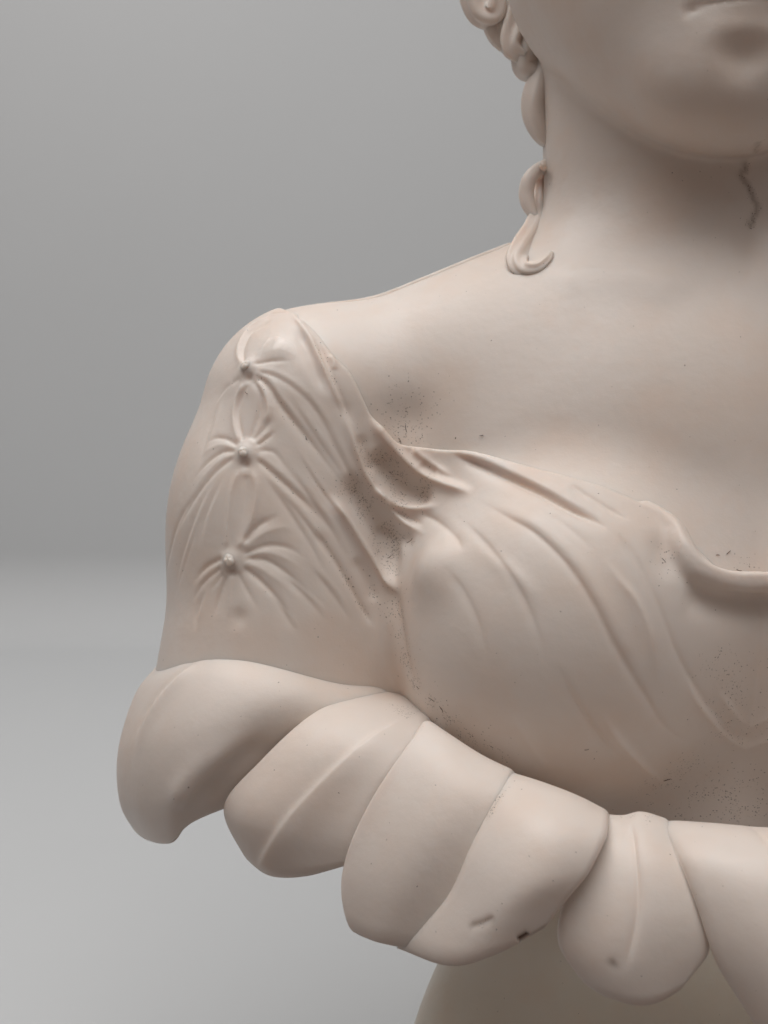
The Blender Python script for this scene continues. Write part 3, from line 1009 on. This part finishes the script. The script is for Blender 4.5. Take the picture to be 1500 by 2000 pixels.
# ---- hair: tapered locks
def lock(name, path, radii, parent, strands=5, depth=0.13, n=28, seg=60, flat=0.8, twist=0.6):
    p = catmull(path, seg)
    r = catmull(np.array(radii, float)[:, None], seg)[:, 0]
    T = np.gradient(p, axis=0); T /= np.linalg.norm(T, axis=1)[:, None]
    v, f = [], []
    ref = -FWD
    for i in range(seg):
        s = np.cross(T[i], ref); s /= np.linalg.norm(s) + 1e-9
        u = np.cross(s, T[i])
        for j in range(n):
            a = 2 * math.pi * j / n
            rr = r[i] * (1 + depth * math.cos(strands * (a + twist * i / seg * 2)))
            v.append(p[i] + s * rr * math.cos(a) + u * rr * flat * math.sin(a))
    for i in range(seg - 1):
        for j in range(n):
            f.append((i * n + j, i * n + (j + 1) % n, (i + 1) * n + (j + 1) % n, (i + 1) * n + j))
    V = np.array(v)
    # closed ends
    V = np.vstack([V, p[0], p[-1]])
    for j in range(n):
        f.append((len(V) - 2, (j + 1) % n, j, j))
        b0 = (seg - 1) * n
        f.append((len(V) - 1, b0 + j, b0 + (j + 1) % n, b0 + (j + 1) % n))
    q = [list(dict.fromkeys(x)) for x in f]
    me = bpy.data.meshes.new(name)
    me.from_pydata([tuple(x * S) for x in V], [], q)
    me.polygons.foreach_set('use_smooth', np.ones(len(me.polygons), dtype=bool))
    me.update()
    me.materials.append(M_STONE)
    o = bpy.data.objects.new(name, me)
    C.objects.link(o)
    o.parent = parent
    o.matrix_parent_inverse = parent.matrix_world.inverted()
    return o


# hair cap over the skull
def cap_sdf(P):
    H = head_frame(P)
    d = ell(H, (0, 330, 660), (500, 540, 500))
    d = smax(d, -(H[:, 1] - 60 - 0.55 * np.maximum(0, 700 - H[:, 2]) + 0.0), 40)
    bun = ell(H, (0, 860, 420), (230, 220, 220))
    nape = ell(H, (0, 560, 150), (330, 240, 330))
    d = smin(smin(d, bun, 60), nape, 80)
    return d + 10 * np.sin(H[:, 2] / 26.0 + 0.8 * np.sin(H[:, 1] / 90.0)) * 0.8


vh, fh = surface_nets(cap_sdf, (-100, 150, 600), (1600, 1900, 2400), 14.0, 4)
hair = link_mesh('hair', smooth(vh, fh, 2), fh, M_STONE, bust)


def pl(pts):
    return np.array([at(*q) for q in pts])


# curls behind the jaw
lock('lock', pl([(925, -120, 520), (928, -40, 500), (940, 20, 490), (965, 25, 480), (968, -20, 470)]), [40, 42, 34, 28, 18], hair, 4, depth=0.18)
lock('lock', pl([(985, -120, 520), (975, -20, 520), (985, 60, 510), (1005, 90, 500)]), [60, 58, 42, 26], hair, 5, depth=0.2)
lock('lock', pl([(1030, -40, 500), (1010, 40, 490), (1004, 90, 480), (1030, 110, 470)]), [40, 36, 30, 20], hair, 5, depth=0.2)
lock('lock', pl([(1055, 30, 500), (1034, 90, 490), (1028, 130, 485), (1050, 142, 480)]), [40, 40, 32, 24], hair, 3)
lock('lock', pl([(1075, 110, 480), (1052, 170, 470), (1046, 215, 465), (1060, 260, 460), (1085, 290, 455)]), [22, 30, 32, 26, 12], hair, 3)
# stray curl lying on the neck
def on_skin(pts, lift, top_depth):
    c = catmull([p[:2] for p in pts], 40)
    q = raycast(body_sdf, c, -200)
    hit = np.abs(body_sdf(q)) < 2
    dep = proj(q)[2]
    k = np.where(hit)[0][0]
    t = np.clip(np.arange(len(c)) / max(k, 1), 0, 1)
    first = dep[min(k + 5, len(c) - 1)]
    dep = np.where(np.arange(len(c)) < k + 5, top_depth * (1 - t) + first * t, dep)
    for _ in range(12):
        dep[1:-1] = 0.5 * dep[1:-1] + 0.25 * (dep[:-2] + dep[2:])
    return np.array([at(x, y, d - lift) for (x, y), d in zip(c, dep)])


curl = on_skin([(1062, 322), (1054, 345), (1053, 380), (1051, 415), (1040, 450), (1022, 482), (1011, 508), (1024, 526), (1050, 524), (1070, 506), (1077, 492)], 7, 400)
lock('lock', curl, [8, 12, 16, 20, 25, 27, 25, 20, 15, 10, 5], hair, 6, depth=0.14, seg=90, flat=0.55)
lock('lock', pl([(1075, 318, 450), (1050, 332, 440), (1033, 352, 435), (1028, 380, 435), (1034, 405, 430), (1046, 428, 420)]),
     [12, 14, 16, 17, 15, 8], hair, 2)


# ---- dust: short fibres caught on the stone
rng = random.Random(7)
FIB = [(597, 852), (945, 850), (1405, 1085), (1418, 1083), (1437, 1112), (1120, 1095), (1300, 1100), (1310, 1520), (1150, 1462),
       (795, 1060), (765, 1085), (850, 1370), (860, 1380), (820, 1345), (480, 765), (1420, 1440), (795, 845), (783, 868)]
pts_ = np.array(FIB, float)
base_ = raycast(dress_sdf_full := (lambda P: np.minimum(dress_sdf(P), body_sdf(P))), pts_)
V, F = [], []
for c in base_:
    e = 2.0
    g = np.array([dress_sdf_full((c + dv)[None])[0] - dress_sdf_full((c - dv)[None])[0] for dv in np.eye(3) * e])
    g /= np.linalg.norm(g) + 1e-9
    a1 = np.cross(g, (0.3, 0.2, 1.0)); a1 /= np.linalg.norm(a1)
    a2 = np.cross(g, a1)
    th, L_, bend = rng.uniform(0, 6.28), rng.uniform(9, 26), rng.uniform(-1.6, 1.6)
    n_ = 7
    p = c + g * 1.5
    ring = []
    for i in range(n_):
        dirv = a1 * math.cos(th) + a2 * math.sin(th)
        nrm = -a1 * math.sin(th) + a2 * math.cos(th)
        r = 0.7 if 0 < i < n_ - 1 else 0.25
        b0 = len(V)
        V += [p + nrm * r, p + g * r, p - nrm * r, p - g * r]
        if i:
            for k in range(4):
                F.append((b0 - 4 + k, b0 - 4 + (k + 1) % 4, b0 + (k + 1) % 4, b0 + k))
        p = p + dirv * L_ / n_ + g * rng.uniform(-0.3, 0.5)
        th += bend / n_
M_FIB, nt, b = nodes_of('dust_fibre')
nzf = new(nt, 'ShaderNodeTexNoise'); nzf.inputs['Scale'].default_value = 40
crf = new(nt, 'ShaderNodeValToRGB')
crf.color_ramp.elements[0].color = (0.05, 0.035, 0.028, 1); crf.color_ramp.elements[1].color = (0.20, 0.15, 0.12, 1)
nt.links.new(nzf.outputs['Fac'], crf.inputs['Fac']); nt.links.new(crf.outputs['Color'], b.inputs['Base Color'])
b.inputs['Roughness'].default_value = 0.9
fib = link_mesh('dust_fibres', np.array(V), np.array(F), M_FIB)
fib['kind'] = 'stuff'
fib['label'] = 'fine dark dust fibres clinging to the folds of the dress'
fib['category'] = 'dust'
